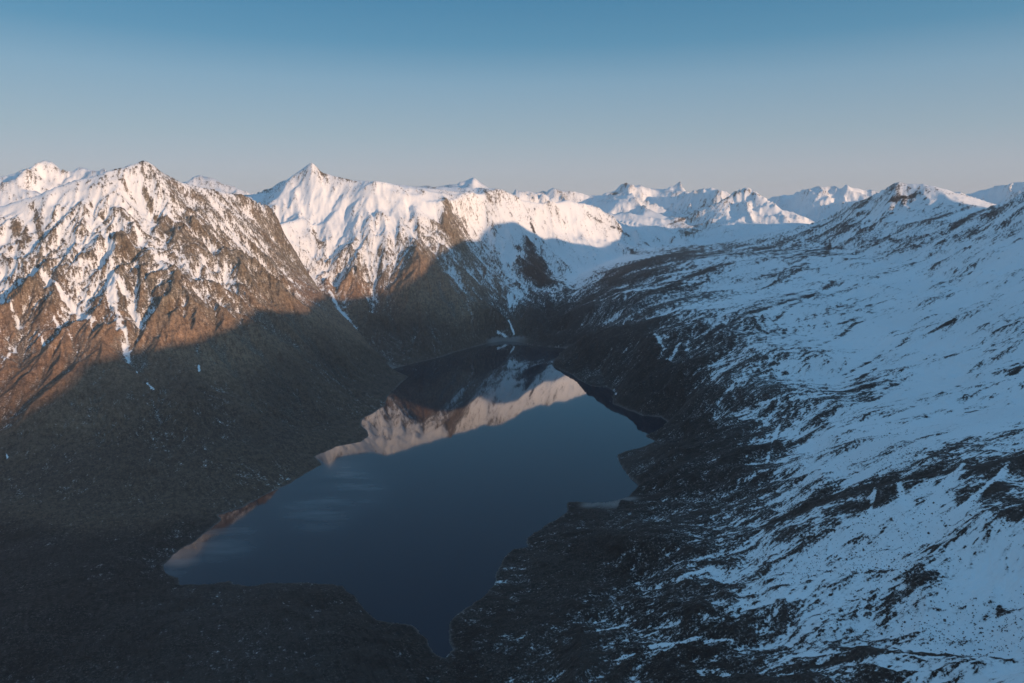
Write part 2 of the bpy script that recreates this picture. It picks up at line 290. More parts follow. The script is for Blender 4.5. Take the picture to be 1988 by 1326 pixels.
def gullies(x, y, gx, gy, wl, s):
    """ridges and gullies running down the slope; returns height in -1..1 and its gradient times wl"""
    ln = np.sqrt(gx * gx + gy * gy) + 1e-4; dx, dy = -gy / ln, gx / ln
    px, py = x / wl, y / wl; i0, j0 = np.floor(px), np.floor(py)
    c = np.zeros_like(x); sn_ = np.zeros_like(x); W_ = np.full_like(x, 1e-6)
    for a in (-1, 0, 1):
        for b in (-1, 0, 1):
            hx, hy = h2(i0 + a, j0 + b, s)
            vx = px - (i0 + a + .5) - (hx - .5) * .9; vy = py - (j0 + b + .5) - (hy - .5) * .9
            d2 = vx * vx + vy * vy; w_ = np.maximum(0, np.exp(-2.2 * d2) - .02)
            ph = 6.2832 * (vx * dx + vy * dy) * 1.05
            c += w_ * np.cos(ph); sn_ += w_ * np.sin(ph); W_ += w_
    return c / W_, -sn_ / W_ * dx * 6.6, -sn_ / W_ * dy * 6.6

SHX = np.array([(p[0], p[1]) for p in shore_w])
def shore_distance(x, y):
    """metres from the lake's shore, negative on the water; 999 far away"""
    out = np.full(x.shape, 999.0)
    m = (x > SHX[:, 0].min() - 150) & (x < SHX[:, 0].max() + 150) & (y > SHX[:, 1].min() - 150) & (y < SHX[:, 1].max() + 150)
    if not m.any(): return out
    px, py = x[m], y[m]
    jx = fbm(px, py, 55, 5, 301, .65) * 10; jy = fbm(px, py, 55, 5, 302, .65) * 10; px = px + jx; py = py + jy
    d = np.full(len(px), 999.0); ins = np.zeros(len(px), bool)
    for (ax, ay), (bx, by) in zip(SHX, np.roll(SHX, -1, 0)):
        vx, vy = bx - ax, by - ay; t = np.clip(((px - ax) * vx + (py - ay) * vy) / (vx * vx + vy * vy + 1e-6), 0, 1)
        d = np.minimum(d, np.hypot(px - ax - t * vx, py - ay - t * vy))
        c = ((ay > py) != (by > py)) & (px < (bx - ax) * (py - ay) / (by - ay + 1e-9) + ax); ins ^= c
    out[m] = np.where(ins, -d, d); return out
def land(x, y, res):
    """height, snow cover, rockiness, tag of the land at x, y; res = spacing of the mesh there"""
    z = sample('z', x, y); gx = sample('gx', x, y); gy = sample('gy', x, y)
    rel = sample('rel', x, y); snow = sample('snow', x, y); tag = sample('tag', x, y)
    slope = np.sqrt(gx * gx + gy * gy); st = np.clip(slope / .6, .08, 1.3) * (1 - .45 * (tag == TAG['west']) * np.clip((560 - z) / 250, 0, 1))
    base = z.copy(); far_ = np.clip((y - 7200) / 800, 0, 1); far_ = np.where(sample('tag', x, y) == TAG['left_range'], .8, far_); gul = np.zeros_like(z); gul_s = np.zeros_like(z)
    eastm = (tag == TAG['east'])
    amp_t = np.where(eastm, 1.15 - .55 * snow, 1.25); amp_t = np.where(tag == TAG['floor'], .8, amp_t)
    amp_t = np.where(y > 7600, 1.5, amp_t)
    wx = fbm(x, y, 260, 3, 91) * 45; wy = fbm(x, y, 260, 3, 57) * 45
    xx, yy = x + wx, y + wy
    for k, wl in enumerate((520, 260, 130, 66, 34, 18, 10)):
        fade = np.clip(wl / (res * 2.0) - .6, 0, 1)
        if fade.max() <= 0: break
        c, cx, cy = gullies(xx, yy, gx, gy, wl, k * 7 + 3)
        c = .45 * c + .55 * (1 - 2 * np.sqrt(np.clip((1 - c) * .5, 0, 1)))
        am = .085 * wl * st * amp_t * (rel if k < 3 else np.maximum(rel, .12)) * fade
        if k == 0: am = am * .6
        if k > 1: am = am * 1.35
        z = z + am * (c - .25)
        gx = gx + am / wl * cx * 1.2; gy = gy + am / wl * cy * 1.2
        if k < 3: gul += c * am / wl * 12 * (1, .8, .6)[k]
        else: gul_s += c * fade * (1, .9, .7, .6)[k - 3]
    # knobbly rock, finer than the gullies
    rl = np.maximum(rel, .62 + .2 * far_); rl = np.where(eastm, rl * np.clip(1.15 - .45 * snow, .6, 1), rl) * np.clip(1 - (tag == TAG['floor']) * .1, 0, 1)
    low_ = 1 - .6 * (tag == TAG['west']) * np.clip((620 - z) / 250, 0, 1); rl = rl * low_
    for k, wl in enumerate((320, 170, 85, 42, 20, 11)):
        fade = np.clip(wl / (res * 2.0) - .6, 0, 1)
        wx2 = fbm(x, y, wl * 1.5, 2, 71 + k) * wl * .35
        n = 1 - np.abs(vnoise((x + wx2) / wl, (y - wx2) / wl, 40 + k)) * 2.4
        a_ = wl * (.06, .085, .085, .085, .07, .06)[k] * np.clip(st + .1, .2, 1.2) * rl * fade * (1 + .9 * far_)
        if k < 1: a_ = a_ * np.clip(rel * 1.5 + .6 * far_, 0, 1.2)
        z = z + n * a_; crag = n * fade if k == 0 else crag + n * fade * .8
    crest_ = np.clip((x - 2000) / 300, 0, 1) * (y < 4400) * np.clip((.25 - rel) / .15, 0, 1)      # the shadow-throwing crest keeps its surveyed height
    z = z * (1 - crest_) + (base + 4) * crest_
    z = np.maximum(z, base * .35 + .25)
    d = shore_distance(x, y)
    land_d = np.maximum(d, 0)
    z = np.where(d < 0, -np.clip(-d * .35, .3, 40), np.maximum(.25 + np.minimum(land_d * .12, 2), np.where(land_d < 80, np.minimum(z, .4 + land_d * 1.2), z)))
    return z, snow, slope, gul, gul_s + .5 * crag, tag, gx, gy
FALL = {'west': (.6, -.8), 'horn': (.25, -.97), 'head': (-.1, -1), 'east': (-.97, -.24), 'floor': (.5, -.86)}
def along(x, y, z, tag):
    fx = np.zeros_like(x); fy = np.full_like(x, -1.0)
    for k, (a, b) in FALL.items(): m = tag == TAG[k]; fx[m] = a; fy[m] = b
    return x * fx + y * fy - z * .6, -x * fy + y * fx
def smooth(a, lo, hi):
    t = np.clip((a - lo) / (hi - lo), 0, 1); return t * t * (3 - 2 * t)
def cover(x, y, z, snow, slope, gul, gul_s, tag, gx, gy, res):
    """snow cover 0..1 from the surveyed cover, gullies, steepness and patchiness"""
    steep = np.sqrt(gx * gx + gy * gy)
    al, ac = along(x, y, z, tag)
    n1 = fbm(x, y, 420, 3, 11); n2 = fbm(ac, al * .25, 80, 5, 23, .7)
    em = tag == TAG['east']
    base = np.where(em, np.where(snow < .3, (snow - .42) * 3.4, (snow - .575) * 2.1), np.where(snow < .5, (snow - .5) * 3.0, (snow - .5) * 2.0)) - .28 * (tag == TAG['west']) * np.clip((snow - .3) * 4, 0, 1)
    low_s = np.clip((.28 - snow) * 5, 0, 1)
    n2 = n2 * np.where(em, 2.4 - 1.2 * low_s, 1.1 - .4 * low_s)
    base = base - np.where(em, .12, .35) * low_s
    sc = base + .4 * n1 + .65 * n2 - .3 * gul - .52 * gul_s - .55 * (steep - slope) - .15 * np.maximum(slope - .75, 0)
    for line, wd, am in STROKES: sc += stroke(x, y, line, wd, am)
    return sc
def hit(px, py):
    dx, dy, dz = direction(px, py); t = np.linspace(500, 14000, 7000); h = sample('z', dx * t, dy * t)
    k = int(np.argmax(EYE + dz * t < h)); return (dx * t[k], dy * t[k]) if k > 5 else None
def stroke(x, y, line, wd, am):
    """raise or lower the snow cover within wd metres of a line on the ground"""
    out = np.zeros_like(x); L_ = np.array(line); m = (x > L_[:, 0].min() - 3 * wd) & (x < L_[:, 0].max() + 3 * wd) & (y > L_[:, 1].min() - 3 * wd) & (y < L_[:, 1].max() + 3 * wd)
    if not m.any(): return out
    px_, py_ = x[m], y[m]; wob = fbm(px_, py_, 120, 2, 5) * wd * .8; d = np.full(len(px_), 1e9)
    for (ax, ay), (bx, by) in zip(line, line[1:]):
        vx, vy = bx - ax, by - ay; l2 = vx * vx + vy * vy + 1e-6
        t = np.clip(((px_ - ax) * vx + (py_ - ay) * vy) / l2, 0, 1)
        d = np.minimum(d, np.hypot(px_ - ax - t * vx, py_ - ay - t * vy))
    d = np.maximum(0, d + wob); out[m] = am * np.exp(-(d / wd) ** 2) * (1 + (1.1 * fbm(px_, py_, 50, 3, 66) - .15 if am < 0 else .7 * fbm(px_, py_, 30, 3, 67))); return out
MARKS = [ ([(300,314),(330,338)], 34, -1.1), ([(96,312),(112,322),(124,332)], 40, -1.2), ([(268,330),(300,335)], 12, -1.0), ([(620,330),(660,346),(690,352)], 14, -1.3), ([(590,335),(612,336)], 16, -1.0), ([(1420,384),(1450,372),(1470,380)], 25, -1.0), ([(1190,372),(1215,358)], 60, -1.6), ([(1700,400),(1740,385),(1780,375)], 18, -1.0), ([(1760,470),(1830,440)], 18, -1.0), ([(1700,470),(1735,440)], 14, -1.0), ([(1640,440),(1690,425)], 16, -.9), ([(1600,470),(1640,480)], 22, -.9),
 # sightings along each gully of snow (+) or outcrop of bare rock (-), width in metres
 ([(191,411),(213,478),(216,556),(227,599),(241,641),(246,684)], 16, 1.6), ([(142,571),(174,606)], 10, 1.3), ([(230,528),(276,613)], 10, 1.2), ([(390,475),(418,528)], 14, 1.1),
 ([(2,696),(28,649)], 8, 1.9), ([(14,574),(35,617)], 10, 1.3), ([(283,728),(297,745)], 7, 3), ([(385,702),(386,713)], 5, 2.8), ([(263,703),(265,708)], 4, 2.6), ([(10,873),(14,884)], 5, 2.6),
 ([(60,505),(100,545),(143,571)], 12, 1.0), ([(260,430),(330,520)], 14, .9), ([(320,400),(420,470)], 16, .8), ([(100,600),(135,640)], 8, 1.0), ([(70,625),(95,665)], 7, 1.0),
 ([(64,393),(82,450)], 20, -1.3), ([(35,430),(50,455)], 24, -1.2), ([(170,372),(186,415),(209,478)], 10, -1.7), ([(190,395),(215,440),(250,470)], 22, -1.3), ([(275,345),(300,400),(330,440)], 20, -.9), ([(345,350),(420,400)], 25, -.8), ([(230,340),(260,370)], 14, -.8),
 ([(640,560),(662,600),(690,632)], 12, 2.0), ([(740,470),(736,520),(740,560)], 30, -1.3), ([(610,445),(620,470)], 30, -1.0), ([(590,500),(640,540),(700,560)], 40, -.5),
 ([(966,614),(976,628),(985,645)], 7, 2.6), ([(987,612),(992,628),(998,642)], 6, 2.6), ([(986,570),(991,588)], 8, 2.5),
 ([(868,395),(866,430),(885,455)], 70, -1.15), ([(895,400),(905,440)], 30, -.9), ([(1025,405),(1036,442)], 16, -1.8), ([(1035,480),(1040,510),(1055,545)], 80, -1.6), ([(1005,475),(1015,520)], 25, -1.1),
 ([(1128,398),(1150,420),(1190,440),(1225,455)], 14, -1.4), ([(1222,484),(1232,494)], 25, -1.2), ([(1250,470),(1270,478)], 20, -.9), ([(1085,500),(1110,530)], 8, -1.3),
 ([(1180,548),(1230,515),(1290,497),(1350,488)], 75, -1.25), ([(1290,560),(1350,530),(1415,512)], 60, -1.5), ([(1375,435),(1340,450),(1300,470)], 30, -1.0), ([(1345,412),(1362,398)], 40, -1.7), ([(1330,425),(1300,435)], 20, -1.2),
 ([(1130,592),(1200,570),(1300,552),(1350,545)], 20, 1.2), ([(1280,692),(1290,665),(1268,640)], 14, 1.6), ([(1240,655),(1225,672)], 8, 1.4), ([(1296,690),(1320,660)], 12, 1.3), ([(1258,648),(1235,690)], 6, 1.3), ([(1225,650),(1205,680)], 6, 1.2), ([(1192,757),(1196,764)], 8, 2.2),
 ([(1580,440),(1620,428)], 40, -.9), ([(1650,414),(1690,387),(1730,366)], 40, -.9), ([(1565,455),(1575,448)], 40, -1.3), ([(1530,500),(1560,490),(1600,480)], 35, -1.0), ([(1600,500),(1610,475)], 20, -1.2),
 ([(1725,460),(1745,465)], 30, -1.2), ([(1740,480),(1780,470)], 30, -1.1), ([(1830,450),(1860,435),(1890,410)], 45, -1.3), ([(1855,455),(1880,440)], 30, -1.1), ([(1925,405),(1945,402)], 30, -1.2), ([(1875,490),(1940,455)], 14, -1.4), ([(1970,462),(1985,455)], 16, -1.6), ([(1940,492),(1960,490)], 8, -1.8),
 ([(1820,503),(1840,496)], 7, -1.6), ([(1660,500),(1690,480)], 14, -.9), ([(1480,560),(1560,520)], 14, -1.0), ([(1500,620),(1620,545),(1660,530)], 14, -1.3), ([(1640,605),(1745,590)], 9, -.9), ([(1380,640),(1480,600),(1560,575)], 22, -1.1), ([(1560,680),(1660,625),(1720,605)], 12, -1.1),
 ([(1640,720),(1760,660),(1850,625)], 12, -1.5), ([(1660,740),(1720,690)], 16, -1.1), ([(1840,690),(1900,665)], 9, -1.3), ([(1965,720),(1988,708)], 14, -3), ([(1600,760),(1740,738)], 12, -1.2), ([(1800,770),(1860,745)], 10, -1.4), ([(1870,795),(1985,785)], 8, -1.6), ([(1660,800),(1800,760)], 10, -1.0),
 ([(1490,880),(1500,850),(1515,810)], 5, 1.3), ([(1400,905),(1470,885),(1540,870)], 12, .9), ([(1430,930),(1520,905),(1600,880)], 16, 1.1), ([(1530,860),(1700,815),(1850,785)], 22, 1.0), ([(1560,920),(1700,870),(1800,845)], 16, 1.3),
 ([(1500,1000),(1620,965),(1750,925),(1880,900),(1988,905)], 26, -1.8), ([(1650,985),(1700,975),(1740,955)], 20, -1.6), ([(1880,960),(1930,950),(1985,980)], 22, -2.0), ([(1960,1000),(1985,1010)], 16, -2), ([(1870,895),(1840,935),(1795,985)], 7, 2.4), ([(1745,945),(1757,985)], 5, 1.9), ([(1960,905),(1900,960),(1870,985)], 7, 2.0), ([(1700,940),(1690,990)], 4, 1.5),
 ([(1480,1010),(1560,1055),(1620,1020)], 14, -.9), ([(1560,1130),(1660,1080),(1730,1060)], 10, -.8), ([(1640,1190),(1720,1160),(1840,1110)], 14, -1.0), ([(1700,1240),(1820,1200),(1988,1150)], 10, -.9), ([(1500,1290),(1650,1265),(1840,1258),(1988,1262)], 7, -2.2), ([(1420,1310),(1600,1300),(1700,1310)], 22, -1.4),
 ([(1310,1130),(1350,1110),(1380,1095)], 8, 1.8), ([(1250,1250),(1350,1240),(1420,1235)], 5, 1.6), ([(1160,1220),(1200,1205)], 6, 1.4), ([(1400,1290),(1440,1310)], 9, 1.2)]
STROKES = []
for l, w_, a_ in MARKS:
    g_ = [hit(*q) for q in l]
    if None in g_: print('no hit', l)
    g_ = [q for q in g_ if q]
    if len(g_) > 1 and max(math.dist(a, b) for a, b in zip(g_, g_[1:] + g_[:1])) > 2500: print('long', l, [tuple(map(int, q)) for q in g_])
    if len(g_) > 1: STROKES.append((g_, w_, a_))
# ------------------------------------------------------------------ the mesh in view: rows packed where the land is seen
NC, NR = 1480, 1000
tx = np.linspace(-1.03, 1.03, NC)
ys = np.exp(np.linspace(math.log(560), math.log(26000), 1600))
cc = np.linspace(-1.03, 1.03, 139)
YY, CC = np.meshgrid(ys, cc)
zc = sample('z', CC * YY, YY)
tanv = (zc - EYE) / YY; run = np.maximum.accumulate(tanv, 1)
dv = np.diff(run, axis=1, prepend=run[:, :1]); dv = np.maximum(dv, 0)
dv[:, 1:] += .12 * np.abs(np.diff(tanv, axis=1)) + 2e-5
dv = blur(blur(dv, 2.0).T, 1.5).T
cum = np.cumsum(dv, 1); cum = (cum - cum[:, :1]) / (cum[:, -1:] - cum[:, :1])
rows = np.linspace(0, 1, NR)
ym = np.stack([np.interp(rows, cum[i], ys) for i in range(len(cc))])
ym = np.stack([np.interp(tx, cc, ym[:, j]) for j in range(NR)])            # NR x NC
X = ym * tx[None, :]; Y = ym
res = np.maximum(Y * (tx[1] - tx[0]), np.gradient(Y, axis=0) * .3)
x, y, rs = X.ravel(), Y.ravel(), res.ravel()
z, snow, slope, gul, gul_s, tag, gxa, gya = land(x, y, rs)
Z = z.reshape(X.shape)
sc = cover(x, y, z, snow, slope, gul, gul_s, tag, gxa, gya, rs)

def to_mesh(name, co, quads, attrs, mat):
    me = bpy.data.meshes.new(name)
    used, inv = np.unique(quads, return_inverse=True); q = inv.reshape(-1, 4)
    me.vertices.add(len(used)); me.vertices.foreach_set('co', co[used].astype(np.float32).ravel())
    me.loops.add(q.size); me.loops.foreach_set('vertex_index', q.astype(np.int32).ravel())
    me.polygons.add(len(q)); me.polygons.foreach_set('loop_start', np.arange(0, q.size, 4, dtype=np.int32))
    me.polygons.foreach_set('use_smooth', np.ones(len(q), bool))
    me.update(calc_edges=True)
    for k, v in attrs.items():
        at = me.attributes.new(k, 'FLOAT', 'POINT'); at.data.foreach_set('value', v[used].astype(np.float32))
    o = bpy.data.objects.new(name, me); C.collection.objects.link(o); me.materials.append(mat)
    return o

# ------------------------------------------------------------------ materials
def nodes(mat):
    mat.use_nodes = True; n = mat.node_tree; return n, n.nodes['Principled BSDF']
def N(n, t, **kw):
    d = n.nodes.new(t)
    for k, v in kw.items(): setattr(d, k, v)
    return d
def mathn(n, op, a, b=None):
    d = N(n, 'ShaderNodeMath', operation=op)
    for i, v in enumerate((a, b)):
        if v is None: continue
        if isinstance(v, (int, float)): d.inputs[i].default_value = v
        else: n.links.new(v, d.inputs[i])
    return d.outputs[0]
def mixc(n, f, a, b):
    d = N(n, 'ShaderNodeMix', data_type='RGBA')
    for s, v in ((d.inputs[0], f), (d.inputs[6], a), (d.inputs[7], b)):
        if isinstance(v, tuple): s.default_value = (*v, 1)
        elif isinstance(v, (int, float)): s.default_value = v
        else: n.links.new(v, s)
    return d.outputs[2]
def ramp(n, v, lo, hi):
    d = N(n, 'ShaderNodeMapRange'); d.interpolation_type = 'SMOOTHSTEP'
    n.links.new(v, d.inputs[0]); d.inputs[1].default_value = lo; d.inputs[2].default_value = hi; return d.outputs[0]
def noise(n, co, scale, det=4, rough=.6):
    d = N(n, 'ShaderNodeTexNoise'); n.links.new(co, d.inputs['Vector']); d.inputs['Scale'].default_value = scale
    d.inputs['Detail'].default_value = det; d.inputs['Roughness'].default_value = rough; return d.outputs[0]
mt = bpy.data.materials.new('snow_rock_and_grass'); n, bs = nodes(mt)
geo = N(n, 'ShaderNodeNewGeometry').outputs['Position']
def attr(k):
    a = N(n, 'ShaderNodeAttribute'); a.attribute_name = k; return a.outputs['Fac']
nf = noise(n, geo, .045, 5, .68); nm = noise(n, geo, .012, 4, .6); nl = noise(n, geo, .0022, 3, .5)
nff = noise(n, geo, .16, 4, .75)
cv = N(n, 'ShaderNodeCombineXYZ'); n.links.new(mathn(n, 'MULTIPLY', attr('across'), 1 / 9), cv.inputs[0]); n.links.new(mathn(n, 'MULTIPLY', attr('along'), 1 / 45), cv.inputs[1])
ns = noise(n, cv.outputs[0], 1.0, 4, .62)
def mixm(a_, b_, c_): return mathn(n, 'ADD', mathn(n, 'MULTIPLY', a_, 1 - c_), mathn(n, 'MULTIPLY', b_, c_))
mot = mixm(mixm(nf, nff, .5), ns, .35)
rockc = mixc(n, ramp(n, mot, .40, .60), (.06, .052, .042), (.30, .25, .19))
rockc = mixc(n, ramp(n, nm, .35, .65), rockc, mixc(n, ramp(n, mot, .40, .62), (.07, .052, .036), (.27, .20, .135)))
grass = mixc(n, ramp(n, mot, .38, .62), (.108, .066, .047), (.42, .262, .165))
grass = mixc(n, ramp(n, mixm(nl, ns, .4), .45, .62), grass, mixc(n, ramp(n, mot, .4, .6), (.070, .043, .033), (.28, .172, .115)))
scree = mixc(n, ramp(n, nff, .4, .62), (.07, .06, .05), (.26, .22, .18))
grass = mixc(n, mathn(n, 'MULTIPLY', ramp(n, mathn(n, 'ADD', attr('gully'), mathn(n, 'MULTIPLY', mathn(n, 'SUBTRACT', ns, .5), 2.5)), .9, 1.7), .7), grass, scree)
earth = mixc(n, attr('turf'), rockc, grass)
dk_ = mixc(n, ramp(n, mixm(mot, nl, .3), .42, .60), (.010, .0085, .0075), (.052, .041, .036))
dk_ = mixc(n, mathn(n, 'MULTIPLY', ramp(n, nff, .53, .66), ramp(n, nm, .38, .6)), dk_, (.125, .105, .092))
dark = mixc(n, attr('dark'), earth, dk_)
gravel = mixc(n, attr('gravel'), dark, (.22, .20, .19))
ss = mathn(n, 'ADD', attr('snow'), mathn(n, 'MULTIPLY', mathn(n, 'SUBTRACT', nf, .5), 1.7))
ss = mathn(n, 'ADD', ss, mathn(n, 'MULTIPLY', mathn(n, 'SUBTRACT', ns, .5), 3.0))
ss = mathn(n, 'ADD', ss, mathn(n, 'MULTIPLY', mathn(n, 'SUBTRACT', nff, .5), 2.8))
sm = mathn(n, 'ADD', mathn(n, 'MULTIPLY', ramp(n, ss, -.14, .16), .68), mathn(n, 'MULTIPLY', ramp(n, ss, -.1, .75), .32))
sm = mathn(n, 'MAXIMUM', sm, mathn(n, 'MULTIPLY', mathn(n, 'MULTIPLY', ramp(n, ss, -.9, -.1), ramp(n, nff, .50, .60)), .35))
snowc = mixc(n, ramp(n, nl, .3, .7), (.80, .80, .81), (.86, .86, .87))
n.links.new(mixc(n, sm, gravel, snowc), bs.inputs['Base Color'])
bs.inputs['Roughness'].default_value = .75; bs.inputs['Specular IOR Level'].default_value = .12
bp = N(n, 'ShaderNodeBump'); bp.inputs['Distance'].default_value = 6.0
n.links.new(mathn(n, 'SUBTRACT', .9, mathn(n, 'MULTIPLY', sm, .55)), bp.inputs['Strength'])
n.links.new(mathn(n, 'ADD', mathn(n, 'ADD', nf, mathn(n, 'MULTIPLY', nff, .35)), mathn(n, 'MULTIPLY', nm, 1.6)), bp.inputs['Height']); n.links.new(bp.outputs[0], bs.inputs['Normal'])

# ------------------------------------------------------------------ build the land, one object for each mountain
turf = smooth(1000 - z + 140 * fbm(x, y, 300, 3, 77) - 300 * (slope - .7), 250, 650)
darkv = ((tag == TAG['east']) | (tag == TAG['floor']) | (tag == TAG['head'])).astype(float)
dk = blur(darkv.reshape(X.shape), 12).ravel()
co = np.stack([x, y, z], 1)
idx = np.arange(NR * NC).reshape(NR, NC)
quads = np.stack([idx[:-1, :-1], idx[:-1, 1:], idx[1:, 1:], idx[1:, :-1]], -1).reshape(-1, 4)
wet = (z < -2.5); qk = ~wet[quads].all(1)
quads = quads[qk]
qt = tag[quads[:, 0]]
gv = np.zeros_like(x)
for (a, b, r) in [(1190,985,60),(1150,983,40),(1215,978,40),(990,658,160),(1095,678,60),(965,664,80),(760,715,50)]:
    p = Q(a, b, 2); gv = np.maximum(gv, np.exp(-(((x - p[0]) ** 2 + (y - p[1]) ** 2) / r ** 2) ** 2))
gv *= (z < 30)
sd = shore_distance(x, y); gv = np.maximum(gv, .75 * np.exp(-(sd / 4.5) ** 2) * (.5 + .5 * fbm(x, y, 60, 3, 9)))
low_shade = smooth(400 - z + 150 * fbm(x, y, 350, 3, 78), 0, 300)  # deep valley shade painted in: ground colour darkened on the low slopes
al, ac = along(x, y, z, tag)
dk = np.maximum(dk, low_shade * .68)
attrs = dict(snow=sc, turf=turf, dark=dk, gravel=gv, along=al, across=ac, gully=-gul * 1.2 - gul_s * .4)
NAMES = {'west': 'mountain', 'horn': 'mountain', 'head': 'mountain', 'east': 'mountain', 'floor': 'valley_floor'}
LABELS = {
 'west': 'brown mountain with snow streaked gullies rising from the left shore of the lake',
 'horn': 'snow mountain with a small pointed horn summit behind the brown left slope',
 'head': 'snow filled cirque with dark rock buttress above the far end of the lake',
 'east': 'broad blue shaded snow slope with dark rock streaks filling the right side',
 'floor': 'dark rocky valley floor and low hill at the near left end of the lake',
 'left_range': 'snowy ridge behind the brown mountain, at the far left of the skyline',
 'far_west_peak': 'small distant snow peak in the gap just left of the horn summit',
 'north_peak': 'distant flat topped snow peak with long left ridge, above the middle of the lake',
 'twin_peak': 'two small distant snow cones just right of the skyline centre',
 'far_peak': 'faint tiny snow cone between the two small cones and the dark tipped peak',
 'dark_peak': 'distant pair of sharp peaks, the left one dark tipped, over a shaded snow bowl',
 'long_slope': 'long shaded snow ridge rising just behind the sunlit pyramid peak',
 'pyramid': 'sunlit snow pyramid with small rock band under its summit',
 'broad_peak': 'broad sunlit snow peak between the pyramid and the dark right summit',
 'right_range': 'distant sunlit snow range at the right edge behind the near slope',
 'horizon_range': 'low faint snow ranges along the horizon behind all other peaks'}
def tagobj(o, label, cat, kind=None, group=None):
    o['label'] = label; o['category'] = cat
    if kind: o['kind'] = kind
    if group: o['group'] = group
for k, v in TAG.items():
    qs = quads[qt == v]
    if len(qs) == 0: print('no faces', k); continue
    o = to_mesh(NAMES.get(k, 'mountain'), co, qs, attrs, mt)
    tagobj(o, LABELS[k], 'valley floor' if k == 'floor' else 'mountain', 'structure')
# coarse land outside the view, so that the place goes on and throws its shadows
st = 45.0
gx_, gy_ = np.meshgrid(np.arange(-6900, 7400, st), np.arange(-3400, 9000, st))
xo, yo = gx_.ravel(), gy_.ravel()
zo, so_, slo, gu, gus, tg, gX, gY = land(xo, yo, np.full(len(xo), st))
ins = (np.abs(xo / np.maximum(yo, 1)) < 1.01) & (yo > 575)
sco = cover(xo, yo, zo, so_, slo, gu, gus, tg, gX, gY, st)
zo = np.where((np.abs(xo / np.maximum(yo, 1)) < 1.035) & (yo > 555), zo - 25, zo)
ix = np.arange(len(xo)).reshape(gx_.shape)
qo = np.stack([ix[:-1, :-1], ix[:-1, 1:], ix[1:, 1:], ix[1:, :-1]], -1).reshape(-1, 4)
qo = qo[~ins[qo].all(1)]
o = to_mesh('surrounding_hills', np.stack([xo, yo, zo], 1), qo, dict(snow=sco, turf=smooth(1000 - zo, 250, 650), dark=np.zeros_like(xo), gravel=np.zeros_like(xo), along=yo * 1.0, across=xo * 1.0, gully=-gu), mt)
tagobj(o, 'snowy ridges and slopes that carry on round the valley beyond the picture', 'hills', 'structure')

# ------------------------------------------------------------------ lake
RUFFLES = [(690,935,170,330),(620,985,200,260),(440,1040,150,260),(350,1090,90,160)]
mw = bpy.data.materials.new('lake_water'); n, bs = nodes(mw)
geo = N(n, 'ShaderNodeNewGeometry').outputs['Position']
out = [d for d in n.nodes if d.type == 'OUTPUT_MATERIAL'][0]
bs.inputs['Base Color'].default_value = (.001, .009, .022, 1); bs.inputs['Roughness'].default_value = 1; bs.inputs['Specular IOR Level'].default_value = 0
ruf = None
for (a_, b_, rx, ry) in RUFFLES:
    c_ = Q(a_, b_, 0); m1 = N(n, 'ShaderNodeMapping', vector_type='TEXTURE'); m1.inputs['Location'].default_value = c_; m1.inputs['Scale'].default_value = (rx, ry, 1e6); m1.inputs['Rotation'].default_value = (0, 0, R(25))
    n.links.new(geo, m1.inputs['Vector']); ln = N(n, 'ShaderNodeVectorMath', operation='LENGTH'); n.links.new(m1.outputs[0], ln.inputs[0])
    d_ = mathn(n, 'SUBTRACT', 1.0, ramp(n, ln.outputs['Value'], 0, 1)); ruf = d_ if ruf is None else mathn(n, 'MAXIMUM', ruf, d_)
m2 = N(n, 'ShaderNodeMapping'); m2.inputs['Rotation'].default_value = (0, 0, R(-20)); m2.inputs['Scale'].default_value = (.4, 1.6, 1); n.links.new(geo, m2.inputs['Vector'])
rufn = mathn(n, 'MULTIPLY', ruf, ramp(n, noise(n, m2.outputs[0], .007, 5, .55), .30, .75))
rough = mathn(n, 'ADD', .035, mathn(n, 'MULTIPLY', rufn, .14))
n.links.new(mixc(n, mathn(n, 'MULTIPLY', rufn, .32), (.001, .009, .022), (.42, .42, .42)), bs.inputs['Base Color'])  # pale sheen of the ruffled water painted into its base colour
gl = N(n, 'ShaderNodeBsdfGlossy'); n.links.new(rough, gl.inputs['Roughness']); gl.inputs['Color'].default_value = (1, 1, 1, 1)
fr = N(n, 'ShaderNodeFresnel'); fr.inputs['IOR'].default_value = 1.33
fm = mathn(n, 'MULTIPLY', mathn(n, 'POWER', fr.outputs[0], 1.45), 3.4); fm.node.use_clamp = True
ms = N(n, 'ShaderNodeMixShader'); n.links.new(fm, ms.inputs[0]); n.links.new(bs.outputs[0], ms.inputs[1]); n.links.new(gl.outputs[0], ms.inputs[2]); n.links.new(ms.outputs[0], out.inputs['Surface'])
bp = N(n, 'ShaderNodeBump'); bp.inputs['Distance'].default_value = .3; bp.inputs['Strength'].default_value = .02
mp = N(n, 'ShaderNodeMapping'); mp.inputs['Scale'].default_value = (1, .35, 1); n.links.new(geo, mp.inputs['Vector'])
n.links.new(noise(n, mp.outputs[0], .12, 3, .6), bp.inputs['Height']); n.links.new(bp.outputs[0], gl.inputs['Normal'])
bm = bmesh.new(); xs = [p[0] for p in shore_w]; yss = [p[1] for p in shore_w]
gxn = np.linspace(min(xs) - 60, max(xs) + 60, 30); gyn = np.linspace(min(yss) - 60, max(yss) + 60, 60)
vv = [[bm.verts.new((a, b, 0)) for a in gxn] for b in gyn]
for j in range(59):
    for i in range(29): bm.faces.new((vv[j][i], vv[j][i+1], vv[j+1][i+1], vv[j+1][i]))
me = bpy.data.meshes.new('lake'); bm.to_mesh(me); me.materials.append(mw)
lo = bpy.data.objects.new('lake', me); C.collection.objects.link(lo)
tagobj(lo, 'dark blue mirror calm lake reflecting the pink lit snow ridge', 'lake', 'structure')

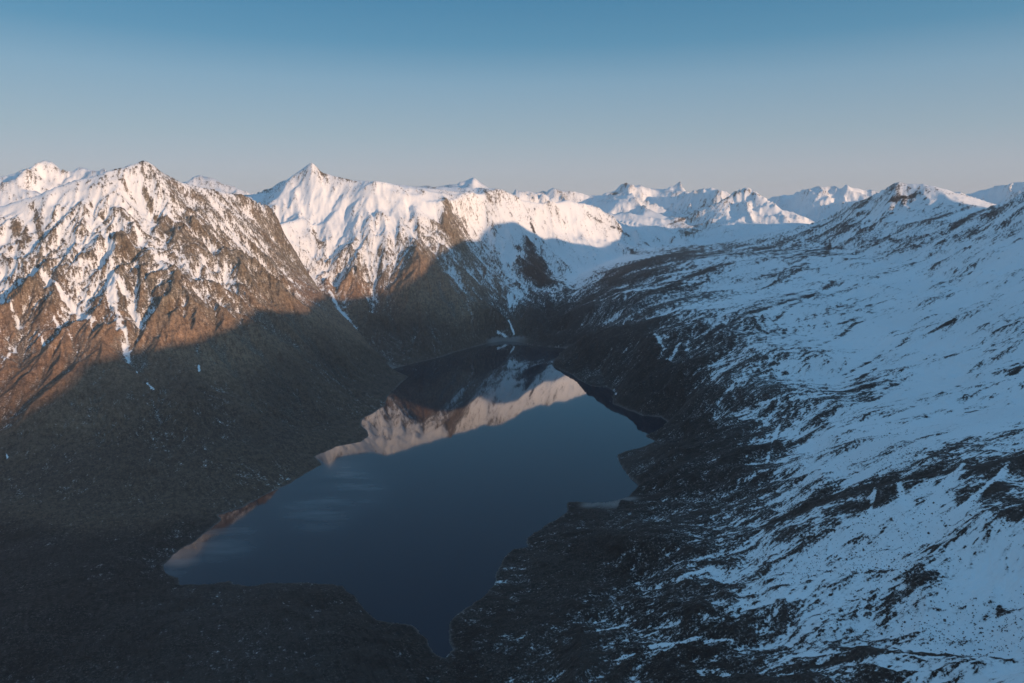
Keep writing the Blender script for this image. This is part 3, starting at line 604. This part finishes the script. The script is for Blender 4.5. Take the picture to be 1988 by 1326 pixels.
# ------------------------------------------------------------------ haze
mh = bpy.data.materials.new('thin_blue_air'); mh.use_nodes = True; n = mh.node_tree
for d in list(n.nodes):
    if d.type == 'BSDF_PRINCIPLED': n.nodes.remove(d)
pv = N(n, 'ShaderNodeVolumePrincipled'); pv.inputs['Color'].default_value = (.80, .88, 1, 1); pv.inputs['Density'].default_value = 1.8e-5
pv.inputs['Anisotropy'].default_value = 0.0
n.links.new(pv.outputs[0], [d for d in n.nodes if d.type == 'OUTPUT_MATERIAL'][0].inputs['Volume'])
bm = bmesh.new(); bmesh.ops.create_cube(bm, size=1, matrix=Matrix.Translation((0, 11000, 830)) @ Matrix.Diagonal((52000, 36000, 1780, 1)))
me = bpy.data.meshes.new('haze'); bm.to_mesh(me); me.materials.append(mh)
ho = bpy.data.objects.new('haze', me); C.collection.objects.link(ho)
ho['kind'] = 'stuff'; ho['label'] = 'thin blue air haze that softens the far mountains'; ho['category'] = 'haze'

# ------------------------------------------------------------------ boulders on the near slope and moraine
rg = np.random.default_rng(4)
NB = 26000
bx_ = rg.uniform(-1500, 1250, NB * 3); by_ = np.exp(rg.uniform(math.log(900), math.log(2700), NB * 3))
keep = (np.abs(bx_ / by_) < .9) & (fbm(bx_, by_, 130, 3, 401) + rg.uniform(-.35, .35, NB * 3) > .05) & (shore_distance(bx_, by_) > 8)
bx_, by_ = bx_[keep][:NB], by_[keep][:NB]
bz_ = land(bx_, by_, np.full(len(bx_), 3.0))[0]
size = rg.uniform(.45, .95, len(bx_)) * np.exp(rg.normal(0, .35, len(bx_)))
base_v = np.array([(-1,-1,-.6),(1,-1,-.6),(1,1,-.6),(-1,1,-.6),(-.7,-.6,.7),(.6,-.7,.8),(.7,.6,.6),(-.6,.7,.75)])
th_ = rg.uniform(0, 6.28, len(bx_)); jit = rg.uniform(.65, 1.3, (len(bx_), 8, 3))
v_ = base_v[None] * jit * size[:, None, None]
vx_ = v_[..., 0] * np.cos(th_)[:, None] - v_[..., 1] * np.sin(th_)[:, None]; vy_ = v_[..., 0] * np.sin(th_)[:, None] + v_[..., 1] * np.cos(th_)[:, None]
cob = np.stack([vx_ + bx_[:, None], vy_ + by_[:, None], v_[..., 2] + bz_[:, None] + size[:, None] * .3], -1).reshape(-1, 3)
fq = np.array([(0,1,5,4),(1,2,6,5),(2,3,7,6),(3,0,4,7),(4,5,6,7)])
qb = (fq[None] + np.arange(len(bx_))[:, None, None] * 8).reshape(-1, 4)
mb = bpy.data.materials.new('boulder_rock'); n, bs = nodes(mb); geo = N(n, 'ShaderNodeNewGeometry').outputs['Position']
n.links.new(mixc(n, ramp(n, noise(n, geo, .3, 4, .6), .35, .65), (.02, .018, .016), (.10, .09, .08)), bs.inputs['Base Color']); bs.inputs['Roughness'].default_value = .9
o = to_mesh('boulders', cob, qb, {}, mb)
for p_ in (o.data.polygons,): p_.foreach_set('use_smooth', np.zeros(len(p_), bool))
tagobj(o, 'scattered dark boulders on the near slope and moraine', 'boulders', 'stuff')
